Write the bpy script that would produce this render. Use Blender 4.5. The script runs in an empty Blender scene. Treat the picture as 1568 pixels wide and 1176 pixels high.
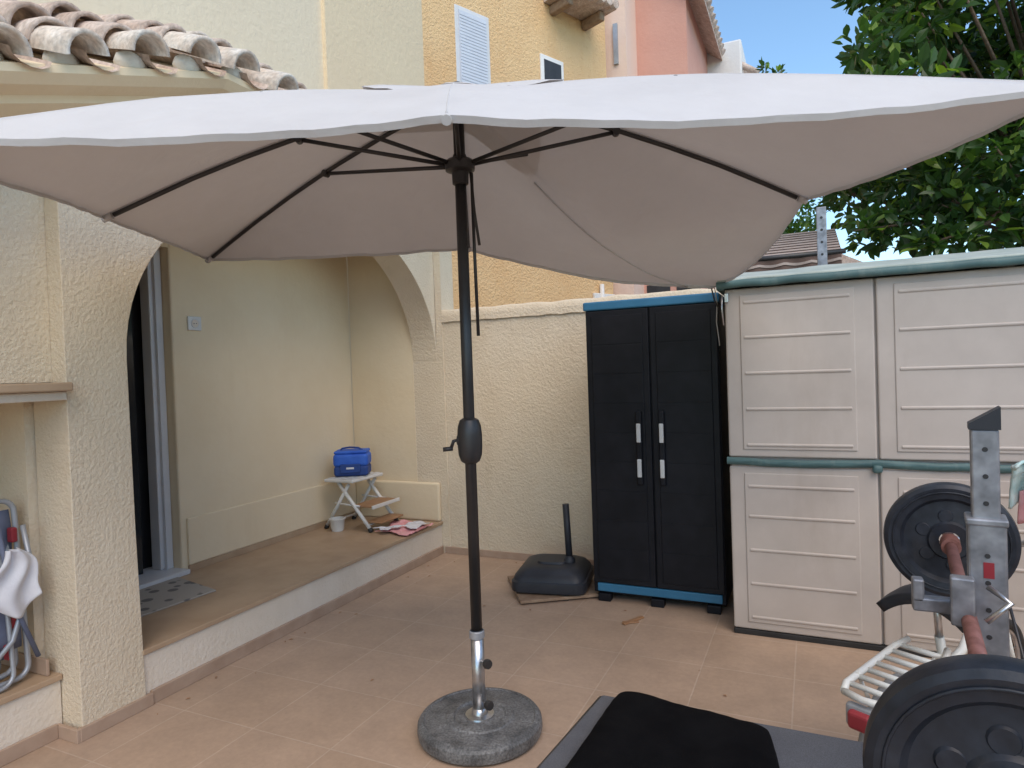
import bpy, bmesh, math, random
import numpy as np
from mathutils import Vector, Matrix, noise
random.seed(7); rng=np.random.default_rng(7)
sc=bpy.context.scene
V=Vector

# ------------------------------------------------------------------ materials
def newmat(name):
    m=bpy.data.materials.new(name); m.use_nodes=True
    nt=m.node_tree; b=nt.nodes['Principled BSDF']
    return m,nt,b
def N(nt,t,**k):
    n=nt.nodes.new(t)
    for a,v in k.items():
        if a in n.inputs: n.inputs[a].default_value=v
        else: setattr(n,a,v)
    return n
def c4(c): return (c[0],c[1],c[2],1)
def mottled(name,c1,c2,scale=3.0,rough=.85,bump=0.0,bscale=60,bdist=.01,metal=0,detail=6,fine=0.0,finescale=200,spec=None,stain=None):
    m,nt,b=newmat(name); L=nt.links
    tc=N(nt,'ShaderNodeTexCoord')
    n1=N(nt,'ShaderNodeTexNoise',Scale=scale,Detail=detail,Roughness=.6); L.new(tc.outputs['Object'],n1.inputs['Vector'])
    r=N(nt,'ShaderNodeValToRGB'); r.color_ramp.elements[0].position=.32; r.color_ramp.elements[1].position=.68
    r.color_ramp.elements[0].color=c4(c1); r.color_ramp.elements[1].color=c4(c2)
    L.new(n1.outputs['Fac'],r.inputs['Fac']); out=r.outputs['Color']
    if fine>0:
        n2=N(nt,'ShaderNodeTexNoise',Scale=finescale,Detail=2); L.new(tc.outputs['Object'],n2.inputs['Vector'])
        mr=N(nt,'ShaderNodeMapRange'); mr.inputs['From Min'].default_value=.3; mr.inputs['From Max'].default_value=.7
        mr.inputs['To Min'].default_value=1-fine; mr.inputs['To Max'].default_value=1+fine*.4; L.new(n2.outputs['Fac'],mr.inputs['Value'])
        mx=N(nt,'ShaderNodeMix',data_type='RGBA',blend_type='MULTIPLY'); mx.inputs[0].default_value=1
        L.new(out,mx.inputs[6]); L.new(mr.outputs['Result'],mx.inputs[7]); out=mx.outputs[2]
    if stain:
        sc_,amt,col=stain
        mp=N(nt,'ShaderNodeMapping'); mp.inputs['Scale'].default_value=(1.6,1.6,.35); L.new(tc.outputs['Object'],mp.inputs['Vector'])
        n3=N(nt,'ShaderNodeTexNoise',Scale=sc_,Detail=8,Roughness=.7); L.new(mp.outputs[0],n3.inputs['Vector'])
        mr=N(nt,'ShaderNodeMapRange'); mr.inputs['From Min'].default_value=.52; mr.inputs['From Max'].default_value=.75
        mr.inputs['To Max'].default_value=amt; L.new(n3.outputs['Fac'],mr.inputs['Value'])
        mx=N(nt,'ShaderNodeMix',data_type='RGBA'); L.new(mr.outputs['Result'],mx.inputs[0]); L.new(out,mx.inputs[6]); mx.inputs[7].default_value=c4(col); out=mx.outputs[2]
    L.new(out,b.inputs['Base Color']); b.inputs['Roughness'].default_value=rough; b.inputs['Metallic'].default_value=metal
    if spec is not None: b.inputs['Specular IOR Level'].default_value=spec
    if bump>0:
        nb=N(nt,'ShaderNodeTexNoise',Scale=bscale,Detail=5,Roughness=.62); L.new(tc.outputs['Object'],nb.inputs['Vector'])
        bp=N(nt,'ShaderNodeBump',Strength=bump,Distance=bdist); L.new(nb.outputs['Fac'],bp.inputs['Height']); L.new(bp.outputs[0],b.inputs['Normal'])
    return m
M={}
M['stucco']=mottled('stucco_cream',(.68,.575,.43),(.75,.65,.50),2.2,.9,.6,58,.019,stain=(1.4,.4,(.55,.44,.30)),spec=.2)
M['stucco_smooth']=mottled('stucco_smooth',(.74,.61,.42),(.79,.67,.48),1.6,.9,.18,30,.015,stain=(1.2,.35,(.65,.50,.32)),spec=.2)
M['stucco_pale']=mottled('stucco_pale',(.70,.62,.51),(.77,.69,.59),2.0,.9,.40,50,.015,stain=(1.2,.35,(.54,.45,.35)),spec=.2)
M['upper']=mottled('upper_wall',(.77,.66,.49),(.80,.70,.53),.8,.9,.3,25,.02,stain=(.7,.3,(.66,.53,.36)),spec=.2)
M['upper_shade']=mottled('upper_wall_shade_tinted',(.76,.62,.43),(.79,.66,.46),.8,.9,.3,25,.02,spec=.2)  # darker copy of the upper wall colour; shade step painted into the tint
M['orange']=mottled('orange_render',(.76,.49,.25),(.80,.56,.31),.7,.9,.8,22,.06,stain=(.8,.5,(.66,.36,.16)),spec=.2)
M['ltpink']=mottled('light_pink_render',(.76,.57,.47),(.8,.62,.52),.5,.9,.3,12,.03,spec=.2)
M['salmon']=mottled('salmon_render',(.58,.30,.235),(.64,.36,.285),.5,.9,.3,12,.03,spec=.2)
M['whitewall']=mottled('white_render',(.74,.73,.71),(.80,.79,.78),.5,.9,.3,12,.03,spec=.2)
M['tileedge']=mottled('tile_skirting',(.36,.25,.18),(.44,.32,.24),9,.5,.1,60,.003)
M['porchtile']=mottled('porch_tile',(.38,.26,.165),(.47,.34,.225),5,.45,.08,80,.003)
M['alu']=mottled('white_aluminium',(.60,.60,.61),(.66,.66,.67),4,.35)
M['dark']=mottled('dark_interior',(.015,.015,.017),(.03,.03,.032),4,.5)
M['glass']=mottled('dark_glass',(.02,.022,.025),(.03,.033,.035),4,.08)
M['roof']=mottled('roof_tile',(.48,.35,.28),(.72,.61,.53),7,.9,.5,30,.012,fine=.3,finescale=40,stain=(3.0,.6,(.30,.23,.18)))
M['roofeave']=mottled('limewashed_roof_tile',(.60,.48,.38),(.78,.73,.66),9,.9,.5,30,.012,fine=.3,finescale=40,stain=(5.0,.6,(.50,.36,.27)))
M['roofwhite']=mottled('lime_mortar',(.62,.56,.48),(.74,.70,.62),9,.9,.6,40,.012)
M['polemat']=mottled('dark_painted_steel',(.035,.033,.034),(.05,.047,.047),6,.38,metal=.3)
M['steel']=mottled('brushed_steel',(.42,.42,.43),(.60,.60,.61),30,.28,metal=.9,bump=.1,bscale=90,bdist=.001)
M['basestone']=mottled('worn_concrete_base',(.075,.078,.083),(.23,.235,.24),11,.5,.5,120,.004,fine=.5,finescale=120)
M['blackplastic']=mottled('black_plastic',(.007,.008,.012),(.012,.013,.018),3,.45,.2,220,.001,fine=.2,finescale=12,spec=.22)
M['greyplastic']=mottled('dark_grey_plastic',(.020,.023,.030),(.035,.038,.047),5,.45,.1,150,.001,spec=.35)
M['blueplastic']=mottled('blue_plastic',(.02,.13,.25),(.035,.17,.31),4,.45)
M['handlewhite']=mottled('pale_grip',(.56,.57,.57),(.66,.67,.67),6,.4)
M['shed']=mottled('beige_resin',(.47,.42,.38),(.54,.485,.44),3.5,.6,.15,160,.001,stain=(2.0,.45,(.38,.32,.27)),spec=.25)
M['shedgreen']=mottled('green_resin',(.045,.10,.105),(.08,.155,.155),5,.5,.1,90,.002,stain=(6,.5,(.2,.25,.23)))
M['shedroof']=mottled('faded_roof_resin',(.33,.39,.36),(.47,.52,.48),6,.7,.2,60,.004)
M['wood']=mottled('weathered_wood',(.22,.14,.09),(.34,.24,.16),14,.7,.3,60,.004)
M['stoolwhite']=mottled('white_enamel',(.62,.61,.58),(.72,.71,.68),6,.35)
M['stoolbrown']=mottled('brown_tread',(.30,.16,.08),(.40,.23,.12),8,.5)
M['coolblue']=mottled('cooler_blue',(.018,.10,.52),(.04,.15,.62),10,.55)
M['coolnavy']=mottled('cooler_dark_blue',(.012,.045,.20),(.02,.065,.27),10,.6)
M['pink']=mottled('pink_cloth',(.68,.27,.29),(.76,.42,.42),14,.9,.4,40,.01)
M['whitecloth']=mottled('white_cloth',(.62,.62,.66),(.74,.74,.77),9,.9,.3,60,.005)
M['red']=mottled('red_plastic',(.25,.02,.03),(.33,.04,.05),6,.4)
M['chairblue']=mottled('chair_blue_grey',(.10,.12,.19),(.16,.18,.25),8,.7,.2,200,.001)
M['chairgrey']=mottled('chair_grey_tube',(.32,.34,.37),(.42,.44,.47),8,.4,metal=.4)
M['plate']=mottled('weight_plate_vinyl',(.013,.017,.026),(.026,.031,.043),6,.40,.2,90,.002,fine=.35,finescale=35,spec=.4,stain=(9,.25,(.09,.085,.08)))
M['galv']=mottled('galvanised_steel',(.22,.23,.26),(.36,.37,.40),14,.45,metal=.55,bump=.15,bscale=60,bdist=.002,fine=.35,finescale=30)
M['rust']=mottled('rusty_bar',(.17,.07,.055),(.30,.14,.12),25,.6,.3,120,.002,metal=.2)
M['blackcloth']=mottled('black_fabric',(.004,.004,.005),(.007,.007,.008),9,.95,.6,180,.003,spec=.06)
M['greyfab']=mottled('grey_sling_fabric',(.085,.09,.105),(.12,.125,.14),4,.85,.5,420,.002,fine=.35,finescale=420)
M['bikewhite']=mottled('white_bike_paint',(.64,.64,.60),(.74,.74,.70),5,.3)
M['rubber']=mottled('rubber',(.015,.015,.016),(.03,.03,.03),8,.7)
M['bark']=mottled('bark',(.10,.07,.05),(.18,.13,.09),14,.95,.6,30,.02)
M['awn1']=mottled('awning_brown',(.10,.06,.05),(.14,.09,.07),5,.8)
M['awn2']=mottled('awning_pale',(.34,.27,.24),(.42,.35,.31),5,.8)
M['socket']=mottled('socket_white',(.66,.66,.65),(.72,.72,.71),5,.4)
M['cord']=mottled('cord',(.42,.40,.37),(.5,.48,.45),20,.8)
M['ground']=mottled('ground',(.16,.14,.11),(.22,.19,.15),.4,.95)
M['teal']=mottled('teal_towel',(.35,.6,.58),(.75,.78,.76),9,.95,.5,60,.01)
M['sleeper']=mottled('shutter_slats',(.56,.59,.66),(.62,.65,.72),3,.5)

def floor_mat(name,c1,c2,grout,size,rough=.42):
    m,nt,b=newmat(name); L=nt.links
    tc=N(nt,'ShaderNodeTexCoord')
    mp=N(nt,'ShaderNodeMapping'); mp.inputs['Location'].default_value=(.11,.07,0); L.new(tc.outputs['Object'],mp.inputs['Vector'])
    br=N(nt,'ShaderNodeTexBrick'); br.offset=0; br.inputs['Scale'].default_value=1/size
    br.inputs['Brick Width'].default_value=1; br.inputs['Row Height'].default_value=1; br.inputs['Mortar Size'].default_value=.009
    br.inputs['Mortar Smooth'].default_value=.3; br.inputs['Bias'].default_value=0
    br.inputs['Color1'].default_value=c4(c1); br.inputs['Color2'].default_value=c4(c2); br.inputs['Mortar'].default_value=c4(grout)
    L.new(mp.outputs[0],br.inputs['Vector'])
    def mul(a,scale,lo,hi,det=8):
        n=N(nt,'ShaderNodeTexNoise',Scale=scale,Detail=det,Roughness=.68); L.new(tc.outputs['Object'],n.inputs['Vector'])
        mr=N(nt,'ShaderNodeMapRange'); mr.inputs['From Min'].default_value=.3; mr.inputs['From Max'].default_value=.7; mr.inputs['To Min'].default_value=lo; mr.inputs['To Max'].default_value=hi
        L.new(n.outputs['Fac'],mr.inputs['Value'])
        mx=N(nt,'ShaderNodeMix',data_type='RGBA',blend_type='MULTIPLY'); mx.inputs[0].default_value=1; L.new(a,mx.inputs[6]); L.new(mr.outputs[0],mx.inputs[7]); return mx.outputs[2],n
    o,n=mul(br.outputs['Color'],1.3,.80,1.08); o,_=mul(o,7,.92,1.05); o,_=mul(o,40,.90,1.05)
    v=N(nt,'ShaderNodeTexNoise',Scale=11,Detail=9,Roughness=.75); L.new(tc.outputs['Object'],v.inputs['Vector'])
    mr=N(nt,'ShaderNodeMapRange'); mr.inputs['From Min'].default_value=.64; mr.inputs['From Max'].default_value=.74; mr.inputs['To Max'].default_value=.5; L.new(v.outputs['Fac'],mr.inputs['Value'])
    mx=N(nt,'ShaderNodeMix',data_type='RGBA'); L.new(mr.outputs[0],mx.inputs[0]); L.new(o,mx.inputs[6]); mx.inputs[7].default_value=(.26,.18,.12,1)
    L.new(mx.outputs[2],b.inputs['Base Color'])
    rr=N(nt,'ShaderNodeMapRange'); rr.inputs['To Min'].default_value=rough-.1; rr.inputs['To Max'].default_value=rough+.25; L.new(n.outputs['Fac'],rr.inputs['Value']); L.new(rr.outputs[0],b.inputs['Roughness'])
    bp=N(nt,'ShaderNodeBump',Strength=.3,Distance=.004); 
    inv=N(nt,'ShaderNodeMath',operation='MULTIPLY_ADD'); inv.inputs[1].default_value=-1; inv.inputs[2].default_value=1; L.new(br.outputs['Fac'],inv.inputs[0])
    L.new(inv.outputs[0],bp.inputs['Height']); L.new(bp.outputs[0],b.inputs['Normal'])
    return m
M['floor']=floor_mat('patio_tile',(.465,.335,.24),(.495,.36,.265),(.55,.42,.32),.41,.48)

def canopy_mat():
    m,nt,b=newmat('parasol_fabric'); L=nt.links
    o=nt.nodes['Material Output']
    tc=N(nt,'ShaderNodeTexCoord')
    n=N(nt,'ShaderNodeTexNoise',Scale=2.2,Detail=7,Roughness=.65); L.new(tc.outputs['Object'],n.inputs['Vector'])
    r=N(nt,'ShaderNodeValToRGB'); r.color_ramp.elements[0].position=.3; r.color_ramp.elements[1].position=.7
    r.color_ramp.elements[0].color=(.60,.59,.595,1); r.color_ramp.elements[1].color=(.67,.66,.665,1); L.new(n.outputs['Fac'],r.inputs['Fac'])
    L.new(r.outputs[0],b.inputs['Base Color']); b.inputs['Roughness'].default_value=.9; b.inputs['Specular IOR Level'].default_value=.1
    w=N(nt,'ShaderNodeTexNoise',Scale=7,Detail=4,Roughness=.5); w.inputs['Distortion'].default_value=.8; L.new(tc.outputs['Object'],w.inputs['Vector'])
    bp=N(nt,'ShaderNodeBump',Strength=.35,Distance=.02); L.new(w.outputs['Fac'],bp.inputs['Height'])
    w2=N(nt,'ShaderNodeTexNoise',Scale=500,Detail=1); L.new(tc.outputs['Object'],w2.inputs['Vector'])
    bp2=N(nt,'ShaderNodeBump',Strength=.2,Distance=.001); L.new(w2.outputs['Fac'],bp2.inputs['Height']); L.new(bp.outputs[0],bp2.inputs['Normal']); L.new(bp2.outputs[0],b.inputs['Normal'])
    t=N(nt,'ShaderNodeBsdfTranslucent'); t.inputs['Color'].default_value=(.58,.50,.44,1)
    mx=N(nt,'ShaderNodeMixShader'); mx.inputs[0].default_value=.15; L.new(b.outputs[0],mx.inputs[1]); L.new(t.outputs[0],mx.inputs[2]); L.new(mx.outputs[0],o.inputs['Surface'])
    return m
M['canopy']=canopy_mat()
def leaf_mat():
    m,nt,b=newmat('citrus_leaf'); L=nt.links; o=nt.nodes['Material Output']
    a=N(nt,'ShaderNodeAttribute',attribute_name='tint')
    L.new(a.outputs['Color'],b.inputs['Base Color']); b.inputs['Roughness'].default_value=.34
    t=N(nt,'ShaderNodeBsdfTranslucent'); mxc=N(nt,'ShaderNodeMix',data_type='RGBA',blend_type='MULTIPLY'); mxc.inputs[0].default_value=1
    L.new(a.outputs['Color'],mxc.inputs[6]); mxc.inputs[7].default_value=(1.6,1.9,.7,1); L.new(mxc.outputs[2],t.inputs['Color'])
    mx=N(nt,'ShaderNodeMixShader'); mx.inputs[0].default_value=.35; L.new(b.outputs[0],mx.inputs[1]); L.new(t.outputs[0],mx.inputs[2]); L.new(mx.outputs[0],o.inputs['Surface'])
    return m
M['leaf']=leaf_mat()
def mat_mat():
    m,nt,b=newmat('pebble_pattern_mat'); L=nt.links
    tc=N(nt,'ShaderNodeTexCoord'); v=N(nt,'ShaderNodeTexVoronoi',Scale=11,Randomness=.7); L.new(tc.outputs['Object'],v.inputs['Vector'])
    r=N(nt,'ShaderNodeValToRGB'); e=r.color_ramp.elements; e[0].color=(.15,.145,.14,1); e[1].color=(.38,.35,.31,1); e[0].position=.30; e[1].position=.36
    L.new(v.outputs['Distance'],r.inputs['Fac']); 
    L.new(r.outputs[0],b.inputs['Base Color']); b.inputs['Roughness'].default_value=.9
    return m
M['doormat']=mat_mat()

# ------------------------------------------------------------------ geometry helpers
class G:
    def __init__(s,name): s.name=name; s.parts=[]
    def add(s,name,bm,mat,smooth=False,bevel=0,seg=2,sub=0,solid=0):
        me=bpy.data.meshes.new(name); bmesh.ops.recalc_face_normals(bm,faces=bm.faces[:]) if solid==0 else None
        bm.to_mesh(me); bm.free()
        return s.addmesh(name,me,mat,smooth,bevel,seg,sub,solid)
    def addmesh(s,name,me,mat,smooth=False,bevel=0,seg=2,sub=0,solid=0):
        o=bpy.data.objects.new(name,me); sc.collection.objects.link(o)
        me.materials.append(M[mat] if isinstance(mat,str) else mat)
        if smooth:
            for p in me.polygons: p.use_smooth=True
        if solid: md=o.modifiers.new('s','SOLIDIFY'); md.thickness=solid
        if bevel>0:
            md=o.modifiers.new('b','BEVEL'); md.width=bevel; md.segments=seg; md.limit_method='ANGLE'; md.angle_limit=math.radians(35)
        if sub: md=o.modifiers.new('u','SUBSURF'); md.levels=sub; md.render_levels=sub
        s.parts.append(o); return o
    def box(s,name,x,y,z,mat,bevel=0,rot=0,about=None,seg=2,xf=None):
        bm=bmesh.new(); r=bmesh.ops.create_cube(bm,size=1)
        for v in bm.verts:
            v.co=V((x[0]+(v.co.x+.5)*(x[1]-x[0]),y[0]+(v.co.y+.5)*(y[1]-y[0]),z[0]+(v.co.z+.5)*(z[1]-z[0])))
        if rot:
            c=V(about) if about else V(((x[0]+x[1])/2,(y[0]+y[1])/2,0))
            bmesh.ops.rotate(bm,verts=bm.verts,cent=c,matrix=Matrix.Rotation(math.radians(rot),3,'Z'))
        if xf is not None: bmesh.ops.transform(bm,verts=bm.verts,matrix=xf)
        return s.add(name,bm,mat,False,bevel,seg)
    def tube(s,name,pts,r,mat,seg=14,closed=False,smooth=True):
        P=[V(p) for p in pts]; n=len(P); R=r if isinstance(r,(list,tuple)) else [r]*n
        bm=bmesh.new(); rings=[]; up=None
        for i,p in enumerate(P):
            if closed: t=(P[(i+1)%n]-P[i-1]).normalized()
            else: t=(P[min(i+1,n-1)]-P[max(i-1,0)]).normalized()
            if up is None:
                up=V((0,0,1)) if abs(t.z)<.9 else V((1,0,0))
            a=(up-t*up.dot(t)).normalized(); up=a; b=t.cross(a)
            rings.append([bm.verts.new(p+(a*math.cos(q)+b*math.sin(q))*R[i]) for q in [2*math.pi*k/seg for k in range(seg)]])
        m=n if closed else n-1
        for i in range(m):
            A,B=rings[i],rings[(i+1)%n]
            for k in range(seg): bm.faces.new((A[k],A[(k+1)%seg],B[(k+1)%seg],B[k]))
        if not closed: bm.faces.new(rings[0]); bm.faces.new(rings[-1][::-1])
        o=s.add(name,bm,mat,False)
        if smooth:
            for p in o.data.polygons: p.use_smooth=len(p.vertices)==4
        return o
    def lathe(s,name,prof,loc,mat,axis=(0,0,1),seg=48,smooth_ang=40):
        bm=bmesh.new(); q=V((0,0,1)).rotation_difference(V(axis).normalized()).to_matrix(); rings=[]
        for r,h in prof:
            if r<1e-6: rings.append([bm.verts.new(V(loc)+q@V((0,0,h)))])
            else: rings.append([bm.verts.new(V(loc)+q@V((r*math.cos(2*math.pi*k/seg),r*math.sin(2*math.pi*k/seg),h))) for k in range(seg)])
        for A,B in zip(rings,rings[1:]):
            if len(A)==1 and len(B)==1: continue
            for k in range(seg):
                k2=(k+1)%seg
                if len(A)==1: bm.faces.new((A[0],B[k],B[k2]))
                elif len(B)==1: bm.faces.new((A[k],A[k2],B[0]))
                else: bm.faces.new((A[k],A[k2],B[k2],B[k]))
        o=s.add(name,bm,mat,True)
        o.data.set_sharp_from_angle(angle=math.radians(smooth_ang))
        return o
    def sheet(s,name,fn,nu,nv,mat,solid=0,smooth=True):
        bm=bmesh.new(); g=[[bm.verts.new(fn(i/nu,j/nv)) for j in range(nv+1)] for i in range(nu+1)]
        for i in range(nu):
            for j in range(nv): bm.faces.new((g[i][j],g[i+1][j],g[i+1][j+1],g[i][j+1]))
        return s.add(name,bm,mat,smooth,solid=solid)
    def prism(s,name,poly,axis,a0,a1,mat,bevel=0,smooth=False,cuts=1):
        def mk(p,a): return V((a,p[0],p[1])) if axis=='x' else V((p[0],a,p[1])) if axis=='y' else V((p[0],p[1],a))
        bm=bmesh.new(); R=[[bm.verts.new(mk(p,a0+(a1-a0)*c/cuts)) for p in poly] for c in range(cuts+1)]
        n=len(poly); bm.faces.new(R[0]); bm.faces.new(R[-1][::-1])
        for A,B in zip(R,R[1:]):
            for i in range(n): bm.faces.new((A[i],A[(i+1)%n],B[(i+1)%n],B[i]))
        return s.add(name,bm,mat,smooth,bevel)
    def done(s):
        mn=V((1e9,)*3); mx=V((-1e9,)*3)
        for o in s.parts:
            for v in o.data.vertices:
                for k in range(3): mn[k]=min(mn[k],v.co[k]); mx[k]=max(mx[k],v.co[k])
        loc=V(((mn.x+mx.x)/2,(mn.y+mx.y)/2,mn.z))
        if len(s.parts)==1:
            o=s.parts[0]; o.name=s.name; return o
        e=bpy.data.objects.new(s.name,None); sc.collection.objects.link(e); e.location=loc; e.empty_display_size=.1
        for o in s.parts: o.parent=e; o.location=-loc
        return e
def nz(x,y,z=0,k=1): return noise.noise(V((x*k,y*k,z*k)))

# ------------------------------------------------------------------ ground & patio
g=G('ground'); g.sheet('ground',lambda u,v:V((-200+400*u,-200+400*v,-.008)),2,2,'ground',smooth=False); g.done()
g=G('patio_floor'); g.sheet('patio_floor',lambda u,v:V((-2.9+6.3*u,-6+10.6*v,0)),2,2,'floor',smooth=False); g.done()

# ------------------------------------------------------------------ house
FX=-2.76; BX=-2.99
g=G('stucco_house')
def facade():
    c=3.235; a=1.315; b=1.0; zs=1.57; top=2.63; n=40
    outer=[(1.94+.0*0,.0),(1.925,.8),(1.92,zs)]
    for i in range(1,n): 
        t=math.pi*(1-i/n); outer.append((c+a*math.cos(t),zs+b*math.sin(t)**.97))
    outer.append((4.55,zs))
    bm=bmesh.new()
    def vx(x,p): return bm.verts.new(V((x,p[0],p[1])))
    F=[];Bk=[]
    for X,S in ((FX,F),(BX,Bk)):
        lo=[vx(X,p) for p in outer]; 
        up=[]
        for i,p in enumerate(outer):
            if i<3: up.append(vx(X,(1.655,p[1])))
            else: up.append(vx(X,(1.655+(p[0]-1.92)*(4.55-1.655)/(4.55-1.92),top)))
        tl=vx(X,(1.655,top))
        S+= [lo,up,tl]
        m=len(outer)
        for i in range(m-1):
            if i==2: bm.faces.new((lo[2],lo[3],up[3],tl,up[2])); continue
            bm.faces.new((lo[i],lo[i+1],up[i+1],up[i]))
    lo,up,tl=F; lo2,up2,tl2=Bk; m=len(outer)
    for i in range(m-1): bm.faces.new((lo[i],lo[i+1],lo2[i+1],lo2[i]))
    L=[up[0],up[1],up[2],tl]+up[3:]; L2=[up2[0],up2[1],up2[2],tl2]+up2[3:]
    for i in range(len(L)-1): bm.faces.new((L[i],L[i+1],L2[i+1],L2[i]))
    bm.faces.new((up[-1],lo[-1],lo2[-1],up2[-1]))
    g.add('arched_front_wall',bm,'stucco',False,.022,4)
facade()
g.box('porch_riser',(-3.7,FX-.012),(1.93,4.55),(0,.235),'stucco_pale')
g.box('porch_floor_slab',(-3.9,FX+.004),(1.93,4.548),(.235,.26),'porchtile',.004)
g.box('porch_skirting',(FX-.012,FX+.006),(1.965,4.54),(.0,.062),'tileedge',.003)
g.box('porch_wall_skirting',(-3.62,-3.605),(2.86,4.55),(.26,.30),'porchtile',.002)
g.box('pillar_skirting',(FX-.01,FX+.014),(1.64,1.965),(.0,.055),'tileedge',.003)
g.box('pillar_skirting_side',(-2.95,FX+.012),(1.625,1.642),(.0,.055),'tileedge',.003)
g.box('porch_back_wall',(-3.86,-3.62),(2.82,4.55),(.26,2.8),'stucco_smooth',.012)
g.box('door_lintel',(-3.86,-3.621),(1.93,2.82),(2.30,2.8),'stucco_smooth')
g.box('wall_plinth',(-3.622,-3.602),(2.86,4.55),(.30,.60),'stucco_smooth',.014,seg=4)
g.box('porch_end_wall',(-3.62,BX+.001),(4.55,4.75),(.0,2.8),'stucco_smooth')
g.box('wall_end',(BX,-2.70),(4.552,4.75),(.0,2.8),'stucco')
g.box('end_wall_ledge',(-3.60,-2.765),(4.515,4.552),(.26,.575),'stucco_smooth',.018,seg=4)
g.box('porch_ceiling',(-3.9,BX+.01),(1.7,4.75),(2.66,2.72),'stucco_pale')
g.box('porch_side_wall',(-3.9,BX+.0),(1.72,1.90),(.0,2.8),'stucco_smooth')
# door
g.box('door_sill',(-3.86,-3.56),(2.02,2.83),(.262,.292),'alu',.004)
g.box('door_frame_right',(-3.80,-3.715),(2.745,2.818),(.292,2.3),'alu',.006)
g.box('door_guide',(-3.715,-3.69),(2.77,2.815),(.292,2.3),'alu',.004)
g.box('door_frame_top',(-3.80,-3.72),(1.94,2.745),(2.22,2.3),'alu',.006)
g.box('door_leaf',(-3.79,-3.76),(1.94,2.66),(.292,2.22),'glass',.004)
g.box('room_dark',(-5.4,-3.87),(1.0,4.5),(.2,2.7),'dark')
# socket
g.box('socket_plate',(-3.62,-3.607),(2.93,3.03),(1.79,1.88),'socket',.004)
g.lathe('socket_rim',[(.026,.003),(.030,.003),(.031,0)],(-3.606,2.98,1.835),'alu',axis=(1,0,0),seg=20)
g.lathe('socket_hole',[(0,.001),(.026,.001),(.026,.0)],(-3.606,2.98,1.835),'stucco_pale',axis=(1,0,0),seg=20)
for dy in (-.009,.009): g.lathe('socket_pin',[(0,.002),(.003,.002),(.003,0)],(-3.6055,2.98+dy,1.835),'dark',axis=(1,0,0),seg=8)
# left bay with niche
g.box('left_bay_wall',(-3.25,-2.85),(-5,1.654),(1.475,2.5),'stucco')
g.box('niche_shelf',(-3.25,-2.70),(-5,1.648),(1.437,1.472),'porchtile',.006)
g.box('niche_shelf_bed',(-3.25,-2.74),(-5,1.646),(1.40,1.437),'stucco_pale',.005)
g.box('niche_back_wall',(-3.45,-3.25),(-5,1.9),(0,2.8),'stucco_smooth')
g.box('niche_end_wall',(-3.25,-2.995),(1.62,1.72),(.26,1.40),'stucco')
g.box('niche_skirting',(-3.24,-2.90),(1.608,1.62),(.262,.33),'tileedge',.003)
g.box('niche_base',(-3.25,-2.885),(-5,1.65),(0,.235),'stucco_pale')
g.box('niche_floor',(-3.25,-2.87),(-5,1.652),(.235,.26),'porchtile',.004)
g.box('niche_base_skirting',(-2.884,-2.87),(-5,1.625),(0,.062),'tileedge',.003)
# upper storey
g.box('upper_wall',(-9,-3.12),(-8,3.745),(2.5,7.6),'upper')
g.box('upper_wall_shade_tinted',(-9,-3.09),(3.745,5.06),(2.8,7.6),'upper_shade')
g.box('rear_block',(-9,-3.9),(-8,5.06),(0,2.8),'upper')
# tiled lean-to roof, its edge climbing towards the back
def rz(y): return -.30+.36*(min(max(y,.9),2.30)-1.33)
def shear(o):
    for v in o.data.vertices: v.co.z+=rz(v.co.y)
o=g.prism('roof_cornice',[(-2.86,2.72),(-2.70,2.72),(-2.62,2.755),(-2.62,2.785),(-2.53,2.805),(-2.49,2.84),(-2.49,2.87),(-3.12,3.10),(-3.12,2.75)],'y',-5,4.8,'stucco_smooth',0,cuts=98); shear(o)
o=g.prism('cornice_backing',[(-2.98,2.30),(-2.765,2.30),(-2.765,2.76),(-2.98,2.76)],'y',1.66,4.548,'stucco',0,cuts=40)
for v in o.data.vertices:
    if v.co.z>2.5: v.co.z+=rz(v.co.y)
    else: v.co.z=2.6 if v.co.y>1.9 else 2.4
o=g.prism('cornice_backing_left',[(-3.1,2.30),(-2.855,2.30),(-2.855,2.76),(-3.1,2.76)],'y',-5,1.66,'stucco',0,cuts=60)
for v in o.data.vertices:
    if v.co.z>2.5: v.co.z+=rz(v.co.y)
def tile(bm,p0,p1,r0,r1,tilt):
    n=11; d=(V(p1)-V(p0)); u=d.normalized(); side=V((0,1,tilt)).normalized(); up=side.cross(u)
    if up.z<0: up=-up
    rings=[]
    for P,r in ((V(p0),r0),(V(p1),r1)):
        for rr in (r,r-.018):
            rings.append([bm.verts.new(P+side*math.cos(math.pi*k/(n-1))*rr+up*(math.sin(math.pi*k/(n-1))*rr)) for k in range(n)])
    a,b,c,dd=rings
    for k in range(n-1):
        bm.faces.new((a[k],a[k+1],c[k+1],c[k])); bm.faces.new((b[k],b[k+1],dd[k+1],dd[k]))
        bm.faces.new((a[k],a[k+1],b[k+1],b[k])); bm.faces.new((c[k],c[k+1],dd[k+1],dd[k]))
bmT=bmesh.new(); bmL=bmesh.new(); bmW=bmesh.new(); y=-4.0+.04
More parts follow.
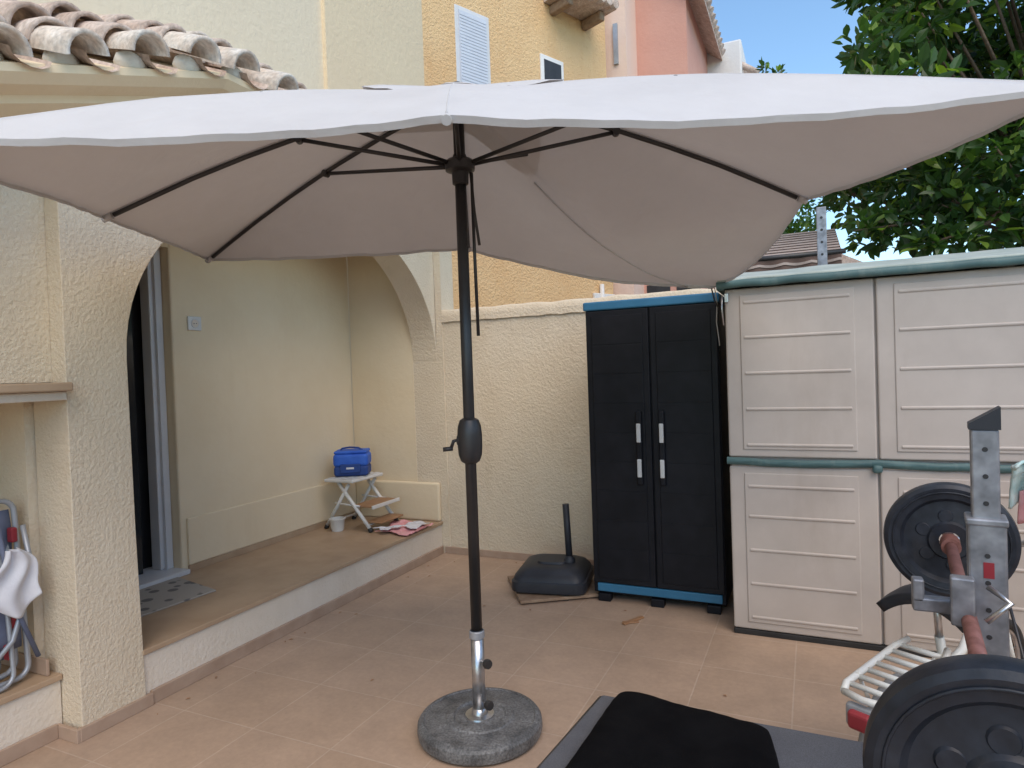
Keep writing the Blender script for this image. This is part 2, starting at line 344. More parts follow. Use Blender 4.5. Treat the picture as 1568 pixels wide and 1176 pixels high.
while y<4.7:
    dz=rz(y)
    for k in range(4):
        j=random.uniform(-.018,.018); jr=random.uniform(-.03,.03)
        x0=-2.43-.165*k+random.uniform(-.035,.02); x1=x0-.27; z0=2.895+.085*k+random.uniform(-.008,.016)+dz; z1=z0+.10+random.uniform(-.02,.02)
        tile(bmL if (k==0 or random.random()<.15) else bmT,(x0,y+j,z0),(x1,y+j+jr,z1),random.uniform(.090,.104),random.uniform(.066,.078),.25+random.uniform(-.15,.15))
    bmesh.ops.create_uvsphere(bmW,u_segments=10,v_segments=6,radius=.070,matrix=Matrix.Translation((-2.56+random.uniform(-.02,.02),y,2.90+dz))@Matrix.Diagonal((.7,1,.75,1)))
    y+=.262+random.uniform(-.012,.012)
g.add('eave_tiles',bmL,'roofeave',True); g.add('cap_tiles',bmT,'roof',True); g.add('mortar',bmW,'roofwhite',True)
bmc=bmesh.new(); y=-4.0+.17
while y<4.6:
    vs=[]; n=7; dz=rz(y)
    for (X,Z) in ((-2.46,2.895),(-3.12,3.15)):
        vs.append([bmc.verts.new(V((X,y+math.cos(math.pi*k/(n-1))*.07,Z+dz-math.sin(math.pi*k/(n-1))*.045))) for k in range(n)])
    for k in range(n-1): bmc.faces.new((vs[0][k],vs[0][k+1],vs[1][k+1],vs[1][k]))
    y+=.262
g.add('channel_tiles',bmc,'roof',True)
g.done()

# ------------------------------------------------------------------ boundary wall
g=G('boundary_wall')
g.box('wall',(-2.70,3.6),(4.56,4.74),(0,1.90),'stucco')
def coping(u,v):
    x=-2.70+6.3*u; prof=[(4.545,1.87),(4.55,1.955),(4.57,1.97),(4.65,1.975),(4.74,1.965),(4.76,1.87)]
    k=v*(len(prof)-1); i=min(int(k),len(prof)-2); f=k-i
    yy=prof[i][0]*(1-f)+prof[i+1][0]*f; zz=prof[i][1]*(1-f)+prof[i+1][1]*f
    return V((x,yy+.004*nz(x,0,0,9),zz+(.014*nz(x,3,0,6) if zz>1.9 else .006*nz(x,1,0,11))))
g.sheet('coping',coping,160,10,'stucco')
g.box('wall_skirting',(-2.745,3.6),(4.546,4.56),(0,.055),'tileedge',.003)
g.done()
g=G('side_wall'); g.box('wall',(3.4,3.6),(-6,4.54),(0,1.9),'stucco'); g.box('coping',(3.38,3.62),(-6,4.54),(1.9,1.96),'stucco_pale',.02); g.done()

# ------------------------------------------------------------------ parasol
g=G('patio_parasol')
PX,PY=-1.255,2.30
A=V((1.25,.63,0)); B=V((-.45,.89,0)).normalized()*.95; C0=V((PX,PY,0)); ZA=2.57
tips=[ C0-A+V((0,0,2.115)), C0-A+B+V((0,0,2.115)), C0+B+V((0,0,2.135)), V((-.48,3.74,1.885)), C0+A+V((0,0,2.115)), V((.66,2.19,2.145)), C0-B+V((0,0,2.105)), C0-A-B+V((0,0,2.085)) ]
arch=[.055,.05,.055,-.16,.055,.05,.055,.05]
apex=V((PX,PY,ZA))
def cpt(i,s,t,dz=0):
    j=(i+1)%8; T=tips[i].lerp(tips[j],s)
    sg=math.sin(math.pi*s); e=.035*sg
    if i in (2,3): e=-.015*sg
    if i==4: e=.01*sg
    tt=t*(1-e)
    p=apex.lerp(T,tt); ss=s*s*(3-2*s); a=arch[i]*(1-ss)+arch[j]*ss
    p=p+V((0,0,a*math.sin(math.pi*min(t,1))))
    p.z-= .032*sg*t*(1.4 if i in(2,3) else 1.5 if i==5 else 1)
    p.z+= .008*nz(p.x,p.y,0,4)*t+dz
    edge=min(s,1-s); p.z+= .005*math.sin(edge*46)*t**3*math.exp(-edge*5)*sg*2
    return p
bm=bmesh.new(); NS,NT=24,26
rows=[]
for i in range(8):
    for k in range(NS):
        rows.append([bm.verts.new(cpt(i,k/NS,.06+.94*t/NT)) for t in range(NT+1)])
n=len(rows)
for i in range(n):
    a=rows[i]; b=rows[(i+1)%n]
    for t in range(NT): bm.faces.new((a[t],b[t],b[t+1],a[t+1]))
g.add('canopy',bm,'canopy',True)
bm=bmesh.new(); hr=[]
for i in range(8):
    for k in range(NS):
        p=cpt(i,k/NS,1.0); q=p+V((0,0,-.016)); q2=(apex-p); q2.z=0; q2.normalize()
        hr.append((bm.verts.new(p),bm.verts.new(q+q2*.012)))
for i in range(n):
    a=hr[i]; b=hr[(i+1)%n]; bm.faces.new((a[0],b[0],b[1],a[1]))
g.add('canopy_hem',bm,'canopy',True)
bm=bmesh.new(); rows=[]
for i in range(8):
    for k in range(8):
        s=k/8
        rows.append([bm.verts.new(cpt(i,s,max(.001,t*.24/6),.016-.010*math.sin(math.pi*s)*t/6-(.006 if t==6 else 0)+.004*math.sin(k*2.3+i))) for t in range(7)])
for i in range(len(rows)):
    a=rows[i]; b=rows[(i+1)%len(rows)]
    for t in range(6): bm.faces.new((a[t],b[t],b[t+1],a[t+1]))
bmesh.ops.remove_doubles(bm,verts=bm.verts,dist=.0015)
g.add('vent_cap',bm,'canopy',True)
g.lathe('finial',[(0,.018),(.018,.016),(.024,.010),(.03,.002),(.03,-.01)],(PX,PY,ZA+.018),'polemat',seg=20)
# stitched seams running above the ribs
for i in (0,1,2,4,5,6,7):
    g.tube('seam_%d'%(i+1),[cpt(i,0,t,-.003) for t in [.08+.09*k for k in range(11)]],.0042,'canopy',6)
RUN=2.27
for i in range(8):
    if i==3: 
        g.tube('loose_strut',[(PX+.02,PY+.03,RUN+.02),(PX+.26,PY+.36,RUN+.13)],.008,'polemat',8)
        g.sheet('torn_rib_pocket',lambda u,v:V((PX+.22+.10*u+.02*v,PY+.30+.12*u,RUN+.145+.03*u-.055*v-.02*math.sin(u*5)*v)),8,8,'canopy',solid=.003)
        continue
    pts=[cpt(i,0,t,-.016) for t in [0.02,.12,.25,.4,.46,.6,.75,.88,.97]]
    g.tube('rib_%d'%(i+1),pts,.0095,'polemat',8)
    j=cpt(i,0,.45,-.022)
    d=(j-V((PX,PY,RUN))); d2=V((d.x,d.y,0)).normalized()
    g.tube('strut_%d'%(i+1),[V((PX,PY,RUN+.01))+d2*.035,j],.0085,'polemat',8)
    g.lathe('strut_joint_%d'%(i+1),[(0,-.014),(.016,-.014),(.016,.014),(0,.014)],j,'polemat',axis=d2.cross(V((0,0,1))),seg=12)
    tp=cpt(i,0,.975,-.016); tq=cpt(i,0,1.0,-.014)
    g.tube('tip_%d'%(i+1),[tp,tq],.014,'canopy',8)
g.tube('panel_seam',[cpt(3,0,t,-.012)+V((-.10*t,0,0)) for t in [.25+.07*k for k in range(11)]],.0035,'canopy',6)
g.tube('pole',[(PX,PY,.42),(PX,PY,ZA)],.0225,'polemat',24)
g.lathe('runner_hub',[(.024,-.07),(.032,-.065),(.034,-.02),(.058,-.012),(.062,.018),(.05,.03),(.03,.035),(.026,.05)],(PX,PY,RUN),'polemat',seg=32)
g.lathe('upper_hub',[(.024,-.04),(.05,-.03),(.055,.0),(.03,.02)],(PX,PY,ZA-.03),'polemat',seg=32)
g.lathe('crank_housing',[(.024,-.095),(.038,-.085),(.047,-.06),(.050,-.02),(.050,.02),(.047,.055),(.038,.08),(.024,.088)],(PX,PY,1.185),'polemat',seg=32)
g.lathe('crank_boss',[(0,.055),(.018,.052),(.026,.04),(.03,0)],(PX,PY,1.185),'polemat',axis=(-.85,-.5,0),seg=24)
q=V((-.86,-.5,0)).normalized()
g.tube('crank_arm',[V((PX,PY,1.185))+q*.05,V((PX,PY,1.183))+q*.065,V((PX-.004,PY,1.155))+q*.072],.007,'polemat',10)
g.tube('crank_knob',[V((PX-.004,PY,1.153))+q*.065,V((PX-.004,PY,1.150))+q*.105],.009,'polemat',10)
g.tube('strap',[V((PX+.052,PY-.01,2.24)),V((PX+.068,PY-.02,2.08)),V((PX+.085,PY-.02,1.95))],.006,'polemat',8)
g.tube('pull_strap',[V((PX+.035,PY+.03,2.25)),V((PX+.036,PY+.03,1.95)),V((PX+.040,PY+.03,1.60))],.007,'polemat',8)
fr=cpt(3,0,1.0)
g.tube('tie_cord',[fr+V((0,0,0)),fr+V((.012,0,-.1)),fr+V((.005,.01,-.2)),fr+V((.02,0,-.33))],.003,'cord',6)
g.tube('tie_cord_b',[fr+V((-.02,0,.01)),fr+V((.0,-.01,-.08)),fr+V((.025,.0,-.14))],.004,'polemat',6)
g.tube('stand_tube',[(PX,PY,.05),(PX,PY,.40)],.0265,'steel',28)
g.lathe('stand_collar',[(.026,0),(.031,.003),(.031,.028),(.027,.032)],(PX,PY,.385),'chairgrey',seg=28)
g.lathe('stand_foot',[(.06,.0),(.058,.006),(.034,.01),(.029,.03),(.0265,.032)],(PX,PY,.072),'steel',seg=28)
for h in (.30,.135):
    g.tube('clamp_screw',[(PX+.02,PY-.01,h),(PX+.055,PY-.028,h)],.005,'steel',8)
    g.lathe('clamp_knob',[(0,.014),(.017,.012),(.02,.0),(.017,-.01),(0,-.012)],(PX+.058,PY-.03,h),'polemat',axis=(.9,-.45,0),seg=10)
g.lathe('weight_base',[(0,0.004),(.235,.004),(.248,.014),(.252,.03),(.25,.055),(.243,.065),(.225,.071),(.222,.066),(.14,.070),(.134,.076),(.106,.078),(.100,.070),(.06,.072),(0,.072)],(PX,PY,0),'basestone',seg=72,smooth_ang=30)
g.done()

# ------------------------------------------------------------------ black cabinet
g=G('storage_cabinet')
cx0,cx1=-1.285,-.485; cy=3.90
g.box('body',(cx0,cx1),(cy+.02,cy+.38),(.05,1.815),'blackplastic',.006)
g.box('crown',(cx0-.008,cx1+.008),(cy-.006,cy+.39),(1.812,1.866),'blueplastic',.010,seg=3)
g.box('plinth',(cx0+.03,cx1-.02),(cy-.004,cy+.05),(.065,.115),'blueplastic',.005)
xm=(cx0+cx1)/2
for nm,a,b in (('left',cx0+.006,xm-.004),('right',xm+.004,cx1-.006)):
    g.box('door_%s_frame'%nm,(a,b),(cy,cy+.02),(.118,1.808),'blackplastic',.005)
    g.box('door_%s_panel'%nm,(a+.035,b-.035),(cy-.005,cy+.002),(.15,1.775),'blackplastic',.004)
    for k in range(9):
        z=.16+k*.18
        g.box('door_%s_groove_%d'%(nm,k),(a+.038,b-.038),(cy-.0065,cy-.004),(z,z+.174),'blackplastic',.002)
for k,x in enumerate((xm-.075,xm+.062)):
    g.box('handle_%d'%k,(x-.019,x+.019),(cy-.028,cy-.004),(.74,1.19),'blackplastic',.010,seg=3)
    g.box('handle_%d_grip_upper'%k,(x-.013,x+.013),(cy-.036,cy-.026),(1.0,1.115),'handlewhite',.006,seg=3)
    g.box('handle_%d_grip_lower'%k,(x-.013,x+.013),(cy-.036,cy-.026),(.79,.90),'handlewhite',.006,seg=3)
for k,x in enumerate((cx0+.03,xm-.04,cx1-.11)):
    g.box('foot_%d'%k,(x,x+.08),(cy+.0,cy+.06),(0,.05),'blackplastic',.006)
    g.box('foot_back_%d'%k,(x,x+.08),(cy+.3,cy+.36),(0,.05),'blackplastic',.006)
g.done()

# ------------------------------------------------------------------ resin shed
g=G('garden_shed')
sx0,sx1=-.42,1.00; sy=3.67; sd=.80
g.box('body',(sx0+.01,sx1-.01),(sy+.025,sy+sd),(.02,1.85),'shed',.006)
g.box('base_strip',(sx0,sx1),(sy-.006,sy+sd),(0,.028),'rubber',.004)
sm=.285
for di,(a,b) in enumerate(((sx0,sm-.005),(sm+.005,sx1))):
    for vi,(z0,z1) in enumerate(((.03,.905),(.955,1.85))):
        g.box('door_%d_%d'%(di,vi),(a,b),(sy,sy+.03),(z0,z1),'shed',.009,seg=3)
        g.box('door_panel_%d_%d'%(di,vi),(a+.075,b-.085),(sy-.006,sy+.004),(z0+.04,z1-.035),'shed',.006,seg=3)
        rzs=[.10,.28,.46,.64,.80] if vi==0 else [1.02,1.21,1.40,1.59,1.775]
        for k,z in enumerate(rzs):
            g.prism('rib_%d_%d_%d'%(di,vi,k),[(sy-.005,z-.012),(sy-.011,z-.004),(sy-.012,z+.003),(sy-.005,z+.010)],'x',a+.095,b-.105,'shed',.003)
def belt(z,name):
    n=60
    def fn(u,v):
        x=sx0-.01+(sx1-sx0+.02)*u; a=v*math.pi*1.0
        sag=-.010*abs(math.sin((x-sx0)/(.70)*math.pi))+.006*nz(x,1,0,7)
        return V((x,sy-.006-.014*math.sin(a)+.004*nz(x,2,v,12),z+sag-.020*math.cos(a)+.0))
    g.sheet(name,fn,n,8,'shedgreen')
belt(.935,'green_belt')
g.box('belt_knot',(sm-.03,sm+.015),(sy-.035,sy),(.890,.93),'shedgreen',.014,rot=8,seg=3)
def roof(u,v):
    x=sx0-.03+(sx1-sx0+.06)*u; yy=sy-.045+(sd+.09)*v
    h=1.885+.085*(1-abs(2*v-1))+.006*nz(x,yy,0,6)
    return V((x,yy,h))
g.sheet('roof',roof,40,16,'shedroof',solid=-.015)
def fascia(u,v):
    x=sx0-.035+(sx1-sx0+.07)*u; a=v*math.pi
    return V((x,sy-.045-.014*math.sin(a)+.004*nz(x,0,0,9),1.872-.020*math.cos(a)+.006*nz(x,5,0,8)))
g.sheet('roof_edge_front',fascia,60,8,'shedgreen')
for nm,xa,xb in (('left',sx0-.035,sx0),('right',sx1,sx1+.035)):
    g.prism('roof_edge_'+nm,[(sy-.045,1.845),(sy-.045,1.887),(sy+sd/2,1.972),(sy+sd+.045,1.887),(sy+sd+.045,1.845)],'x',xa,xb,'shedgreen',.004)
g.box('latch',(sx0+.0,sx0+.02),(sy-.02,sy),(1.78,1.83),'steel',.003)
g.tube('hook_and_chain',[(sx0-.01,sy-.03,1.82),(sx0-.012,sy-.035,1.75),(sx0-.005,sy-.03,1.66)],.004,'steel',8)
g.done()

# ------------------------------------------------------------------ black plastic parasol base on board
g=G('empty_parasol_base')
cb=V((-1.60,4.03,0))
def rbox(name,top,r,mat,rot):
    bm=bmesh.new(); rings=[]
    def ring(h,ww,rr):
        vs=[]
        for q in range(4):
            cxx=(ww-rr)*(1 if q in(0,3) else -1); cyy=(ww-rr)*(1 if q in (0,1) else -1)
            for k in range(7):
                a=math.pi/2*(q+k/6); vs.append(bm.verts.new(V((cxx+rr*math.cos(a),cyy+rr*math.sin(a),h))))
        return vs
    for h,ww in top: rings.append(ring(h,ww,min(r,ww*.9)))
    m=len(rings[0])
    for A_,B_ in zip(rings,rings[1:]):
        for k in range(m): bm.faces.new((A_[k],A_[(k+1)%m],B_[(k+1)%m],B_[k]))
    bm.faces.new(rings[0]); bm.faces.new(rings[-1])
    bmesh.ops.rotate(bm,verts=bm.verts,cent=(0,0,0),matrix=Matrix.Rotation(math.radians(rot),3,'Z')); bmesh.ops.translate(bm,verts=bm.verts,vec=cb)
    o=g.add(name,bm,mat,True); o.data.set_sharp_from_angle(angle=math.radians(35)); return o
rbox('tank',[(.035,.225),(.045,.242),(.06,.245),(.105,.242),(.112,.232),(.135,.225),(.165,.20),(.185,.16),(.19,.13),(.19,.05)],.07,'greyplastic',10)
rbox('tank_ring',[(.188,.10),(.202,.095),(.204,.06)],.05,'greyplastic',10)
g.tube('tube',[cb+V((.115,.0,.19)),cb+V((.10,.0,.57))],.022,'greyplastic',18)
g.lathe('collar',[(.04,0),(.038,.02),(.023,.04)],cb+V((.114,0,.19)),'greyplastic',seg=20)
g.box('board',(cb.x-.27,cb.x+.27),(cb.y-.27,cb.y+.25),(.012,.030),'wood',.003,rot=34)
for k in range(3): g.box('caster_%d'%k,(cb.x-.18+.15*k,cb.x-.13+.15*k),(cb.y-.2,cb.y-.16),(.0,.036),'rubber',.004)
g.done()
g=G('wood_scrap'); g.box('scrap_a',(-.98,-.955),(3.56,3.72),(.002,.012),'stoolbrown',.002,rot=-28); g.box('scrap_b',(-1.02,-.93),(3.60,3.63),(.002,.009),'stoolbrown',.002,rot=30); g.done()
g=G('leaf_litter'); bm=bmesh.new(); rl=random.Random(4)
for k in range(60):
    m=rl.random()
    if m<.5: x=rl.uniform(-2.6,3); yy=4.52-abs(rl.gauss(0,.10))
    elif m<.8: x=-2.70+abs(rl.gauss(0,.08)); yy=rl.uniform(1.9,4.5)
    else: x=rl.uniform(-2.3,1.2); yy=rl.uniform(2.4,4.2)
    if -1.9<x<-1.3 and yy>3.7 : continue
    a=rl.uniform(0,6.28); L_=rl.uniform(.006,.016); w_=L_*rl.uniform(.3,.5)
    ca,sa=math.cos(a),math.sin(a)
    pts=[(-L_,0,.003),(0,-w_,.006),(L_,0,.003),(0,w_,.007)]
    bm.faces.new([bm.verts.new(V((x+p*ca-q_*sa,yy+p*sa+q_*ca,z))) for p,q_,z in pts])
g.add('leaf_litter',bm,'stoolbrown'); g.done()

# ------------------------------------------------------------------ step stool, cooler, pot, cloth
FZ=.26
g=G('step_stool')
def rod(nm,a,b,r=.011,mat='stoolwhite'): g.tube(nm,[a,b],r,mat,10)
ya,yb=4.06,4.40
for k,yy in enumerate((ya,yb)):
    rod('front_leg_%d'%k,(-3.42,yy,.655),(-3.10,yy,FZ+.01),.015); rod('rear_leg_%d'%k,(-3.30,yy,.62),(-3.54,yy,FZ+.01),.014)
    rod('brace_%d'%k,(-3.44,yy,.47),(-3.20,yy,.455),.008); rod('foot_a_%d'%k,(-3.115,yy,FZ+.03),(-3.10,yy,FZ+.002),.019,'rubber'); rod('foot_b_%d'%k,(-3.525,yy,FZ+.03),(-3.54,yy,FZ+.002),.018,'rubber')
rod('crossbar_front',(-3.14,ya,.31),(-3.14,yb,.31),.008); rod('crossbar_rear',(-3.51,ya,.31),(-3.51,yb,.31),.008)
g.box('top_frame',(-3.52,-3.24),(ya-.03,yb+.03),(.635,.660),'stoolwhite',.008)
for k in range(4): g.box('top_slat_%d'%k,(-3.50+.065*k,-3.455+.065*k),(ya-.01,yb+.01),(.660,.666),'stoolwhite',.003)
g.box('lower_tread',(-3.27,-3.08),(ya-.0,yb+.0),(.445,.462),'stoolbrown',.006)
g.box('lower_tread_edge',(-3.085,-3.07),(ya-.01,yb+.01),(.438,.466),'stoolwhite',.004)
g.box('bottom_tread',(-3.16,-3.02),(ya+.02,yb-.02),(.325,.338),'stoolbrown',.004)
g.done()
g=G('cooler_bag')
xf=Matrix.Translation((-3.39,4.23,.668))@Matrix.Rotation(math.radians(28),4,'Z')
g.box('body_lower',(-.135,.135),(-.10,.10),(0,.085),'coolnavy',.025,xf=xf,seg=4)
g.box('body_upper',(-.138,.138),(-.102,.102),(.075,.18),'coolblue',.028,xf=xf,seg=4)
g.box('lid',(-.13,.13),(-.095,.095),(.178,.202),'coolblue',.012,xf=xf,seg=3)
g.box('front_pocket',(-.08,.08),(-.115,-.10),(.03,.10),'coolnavy',.01,xf=xf,seg=3)
g.tube('strap',[xf@V(p) for p in [(-.10,0,.19),(-.08,0,.215),(-.02,.01,.222),(.05,0,.216),(.09,-.01,.195)]],.007,'coolnavy',8)
g.box('logo_patch',(-.03,.03),(-.1175,-.115),(.06,.075),'whitecloth',.001,xf=xf)
g.done()
g=G('small_pot'); g.lathe('pot',[(0,.0),(.045,.0),(.05,.02),(.058,.085),(.063,.09),(.063,.097),(.054,.097),(.046,.02),(0,.02)],(-3.40,4.03,FZ+.001),'stoolwhite',seg=28); g.done()
g=G('pink_cloth')
def cl(u,v):
    x=-3.06+.40*u+.05*math.sin(v*5); y=4.04+.32*v+.03*math.sin(u*7)
    return V((min(x,-2.74),y,FZ+.012+.03*abs(nz(x,y,0,9))+.016*max(0,nz(x,y,3,22))))
g.sheet('cloth',cl,36,30,'pink',solid=.004)
def cl2(u,v):
    x=-3.07+.13*u+.10*v; y=4.03+.03*math.sin(u*6)+.24*v*u+.05*v
    return V((x,y,FZ+.035+.03*abs(nz(x,y,0,9))+.01*max(0,nz(x,y,3,22))))
g.sheet('cloth_white_part',cl2,20,20,'whitecloth',solid=.003)
def cl3(u,v):
    x=-2.90+.155*u; y=4.14+.2*v+.02*math.sin(u*6)
    return V((x,y,FZ+.035+.025*abs(nz(x,y,0,9))+.01*max(0,nz(x,y,3,22))))
g.sheet('cloth_white_end',cl3,14,14,'whitecloth',solid=.003)
g.done()
g=G('doormat'); g.prism('mat',[(-3.60,2.30),(-3.16,2.20),(-3.12,2.64),(-3.57,2.74)],'z',FZ+.001,FZ+.010,'doormat',.002); g.done()

# ------------------------------------------------------------------ folded beach chairs in niche
g=G('folded_beach_chair')
def loop(nm,y0,y1,z0,z1,x,lean,r,mat,rc=.05):
    pts=[]
    for (cy_,cz_,a0) in ((y1-rc,z1-rc,0),(y0+rc,z1-rc,90),(y0+rc,z0+rc,180),(y1-rc,z0+rc,270)):
        for k in range(6):
            a=math.radians(a0+18*k); pts.append((x+lean*((cz_+rc*math.sin(a))-z0),cy_+rc*math.cos(a),cz_+rc*math.sin(a)))
    g.tube(nm,pts,r,mat,10,closed=True)
loop('frame_a',1.24,1.57,.28,1.00,-2.95,-.08,.011,'chairgrey')
loop('frame_b',1.22,1.54,.30,.92,-2.985,-.05,.011,'chairgrey')
loop('frame_c',1.26,1.50,.275,.80,-2.92,-.10,.009,'chairgrey')
loop('frame_d',1.10,1.50,.285,.97,-3.03,-.05,.011,'chairgrey')
g.sheet('seat_fabric',lambda u,v:V((-2.962-.08*(.06+.64*v)+.012*math.sin(v*9),1.255+.30*u,.40+.56*v)),8,14,'chairblue',solid=.005)
g.sheet('back_fabric',lambda u,v:V((-3.0-.03*v,1.23+.30*u,.36+.5*v)),8,8,'chairblue',solid=.005)
for k,(yy,zz) in enumerate(((1.545,.86),(1.52,.52),(1.50,.40),(1.30,.98))):
    g.box('red_joint_%d'%k,(-2.95-.05*zz,-2.915-.05*zz),(yy-.012,yy+.012),(zz-.03,zz+.03),'red',.006)
g.tube('arm_rail',[(-2.93,1.56,.90),(-2.91,1.58,.70),(-2.92,1.50,.45),(-2.93,1.36,.31)],.010,'chairgrey',10)
g.tube('arm_rail_b',[(-2.94,1.47,.95),(-2.90,1.50,.60),(-2.90,1.58,.36)],.009,'chairblue',10)
g.done()
g=G('hanging_rag')
def rag(u,v):
    w=.03+.12*math.sin(min(1,v*1.3)*math.pi/2)*(1-.35*max(0,v-.6)/.4)
    return V((-2.885+.016*math.sin(u*11+v*3),1.495+(u-.5)*2*w*.75+.02*math.sin(v*7),.82-.26*v+.03*math.cos(u*6)*v+.03*u*v))
g.sheet('rag',rag,24,24,'whitecloth',solid=.003); g.done()

# ------------------------------------------------------------------ lounger with black pad
g=G('sun_lounger')
g.prism('sling',[(-.76,.80),(-.635,1.98),(.20,1.98),(.34,.80)],'z',.395,.415,'greyfab',.008)
g.tube('frame_rail_left',[(-.765,.75,.380),(-.640,2.0,.380)],.018,'polemat'); g.tube('frame_rail_right',[(.345,.75,.380),(.205,2.0,.380)],.018,'polemat'); g.tube('frame_rail_end',[(-.64,1.985,.380),(.205,1.985,.380)],.014,'polemat')
for k,(x,y) in enumerate(((-.64,1.90),(.19,1.90),(-.74,.9),(.32,.9))): g.tube('leg_%d'%k,[(x,y,.385),(x,y,0.0)],.016,'polemat')
g.done()
g=G('black_seat_pad')
def padtop(u,v):
    a=V((-.64,.75,0)); b=V((-.585,2.01,0)); c_=V((-.125,1.935,0)); d_=V((.05,.75,0))
    su=2*u-1; sv=2*v-1
    uu=su*math.sqrt(1-.10*sv**8*1.0); vv=sv*math.sqrt(1-.03*su**8)
    U=(uu+1)/2; W=(vv+1)/2
    p=a.lerp(d_,U).lerp(b.lerp(c_,U),W)
    e=(1-abs(su)**10)*(1-abs(sv)**14)
    return V((p.x,p.y,.418+.036*max(0,e)**.45+.005*nz(p.x,p.y,0,9)+.002*nz(p.x,p.y,2,30)))
g.sheet('pad',padtop,56,80,'blackcloth'); g.done()

# ------------------------------------------------------------------ barbell rack and plates
def plate(g,nm,c,ax,R):
    prof=[(.026,-.022),(.05,-.024),(.056,-.016),(.60*R,-.012),(.68*R,-.012),(.74*R,-.024),(.92*R,-.028),(.985*R,-.022),(R,-.008),(R,.008),(.985*R,.022),(.92*R,.028),(.74*R,.024),(.68*R,.012),(.60*R,.012),(.056,.016),(.05,.024),(.026,.022),(.026,-.022)]
    g.lathe(nm,prof,c,'plate',axis=ax,seg=72,smooth_ang=28)
    axv=V(ax).normalized(); q=V((0,0,1)).rotation_difference(axv).to_matrix()
    for k in range(6):
        a=math.pi/3*k+.3
        for sgn in (-1,1):
            p=V(c)+q@V((math.cos(a)*R*.42,math.sin(a)*R*.42,sgn*.0135))
            g.lathe(nm+'_boss',[(0,.004*sgn),(.017,.004*sgn),(.02,0)],p,'plate',axis=axv,seg=16)
    for rr in (.30,.85):
        pts=[V(c)+q@V((math.cos(2*math.pi*k/48)*R*rr,math.sin(2*math.pi*k/48)*R*rr,-.014 if rr<.5 else -.028)) for k in range(48)]
        g.tube(nm+'_ring',pts,.0025,'plate',6,closed=True)
g=G('barbell')
P1=V((.345,2.22,.925)); P0=V((.214,.99,.903)); ax=(P1-P0).normalized()
plate(g,'far_plate',P1,ax,.165); plate(g,'near_plate',P0,ax,.165)
g.tube('bar',[P0-ax*.10,P1+ax*.17],.0145,'rust',18)
g.lathe('near_collar_outer',[(.0,-.02),(.026,-.02),(.030,-.012),(.030,.016),(.015,.02)],P0-ax*.05,'steel',axis=ax,seg=24)
g.lathe('near_collar',[(.015,-.03),(.03,-.03),(.03,.03),(.015,.03)],P0+ax*.06,'steel',axis=ax,seg=24); g.lathe('far_collar',[(.015,-.03),(.024,-.03),(.024,.03),(.015,.03)],P1-ax*.06,'rust',axis=ax,seg=24)
g.done()
g=G('weight_rack')
ux,uy=.316,1.62
g.box('inner_post',(ux-.024,ux+.024),(uy-.024,uy+.024),(.55,1.30),'galv',.004,rot=-8)
xf=Matrix.Translation((ux,uy,1.30))@Matrix.Rotation(math.radians(-8),4,'Z')
bm=bmesh.new(); vs=[V((-.027,-.027,0)),V((.027,-.027,0)),V((.027,.027,0)),V((-.027,.027,0)),V((-.027,-.027,.012)),V((.027,-.027,.046)),V((.027,.027,.046)),V((-.027,.027,.012))]
bv=[bm.verts.new(xf@v) for v in vs]
for f in ((0,1,5,4),(1,2,6,5),(2,3,7,6),(3,0,4,7),(4,5,6,7),(3,2,1,0)): bm.faces.new([bv[i] for i in f])
g.add('post_cap',bm,'greyplastic')
g.box('outer_sleeve',(ux-.033,ux+.033),(uy-.033,uy+.033),(.02,1.115),'galv',.005,rot=-8)
g.box('sleeve_lip',(ux-.036,ux+.036),(uy-.036,uy+.036),(1.105,1.12),'galv',.004,rot=-8)
q8=Matrix.Rotation(math.radians(-8),3,'Z')
for k in range(3):
    p=V((ux,uy,0))+q8@V((0,-.0245,0)); g.lathe('hole_%d'%k,[(0,.001),(.0045,.001),(.005,0)],(p.x,p.y,1.150+.055*k),'dark',axis=q8@V((0,-1,0)),seg=14)
for k in range(8):
    p=V((ux,uy,0))+q8@V((0,-.0335,0)); g.lathe('hole_low_%d'%k,[(0,.001),(.0045,.001),(.005,0)],(p.x,p.y,.66+.055*k),'dark',axis=q8@V((0,-1,0)),seg=14)
g.box('hook_plate',(ux-.07,ux-.028),(uy-.05,uy-.02),(.90,1.0),'galv',.004,rot=-8)
g.box('hook_arm',(ux-.13,ux-.03),(uy+.02,uy+.05),(.90,.93),'galv',.004)
g.box('hook_tip',(ux-.13,ux-.108),(uy+.02,uy+.05),(.92,.97),'galv',.004)
g.box('red_sticker',(ux-.012,ux+.006),(uy-.0345,uy-.033),(1.00,1.032),'red',rot=-8)
g.box('foot_bar',(ux-.04,ux+.04),(uy-.6,uy+.35),(.0,.05),'galv',.005)
g.tube('lock_pin',[(ux-.01,uy-.06,.99),(ux+.02,uy-.09,.97),(ux-.02,uy-.09,.93)],.006,'steel',8)
g.tube('hanging_cable',[(ux-.03,uy-.04,.93),(ux-.05,uy-.08,.84),(ux,uy-.1,.80),(ux+.045,uy-.08,.84),(ux+.03,uy-.03,.95)],.003,'polemat',6)
g.done()

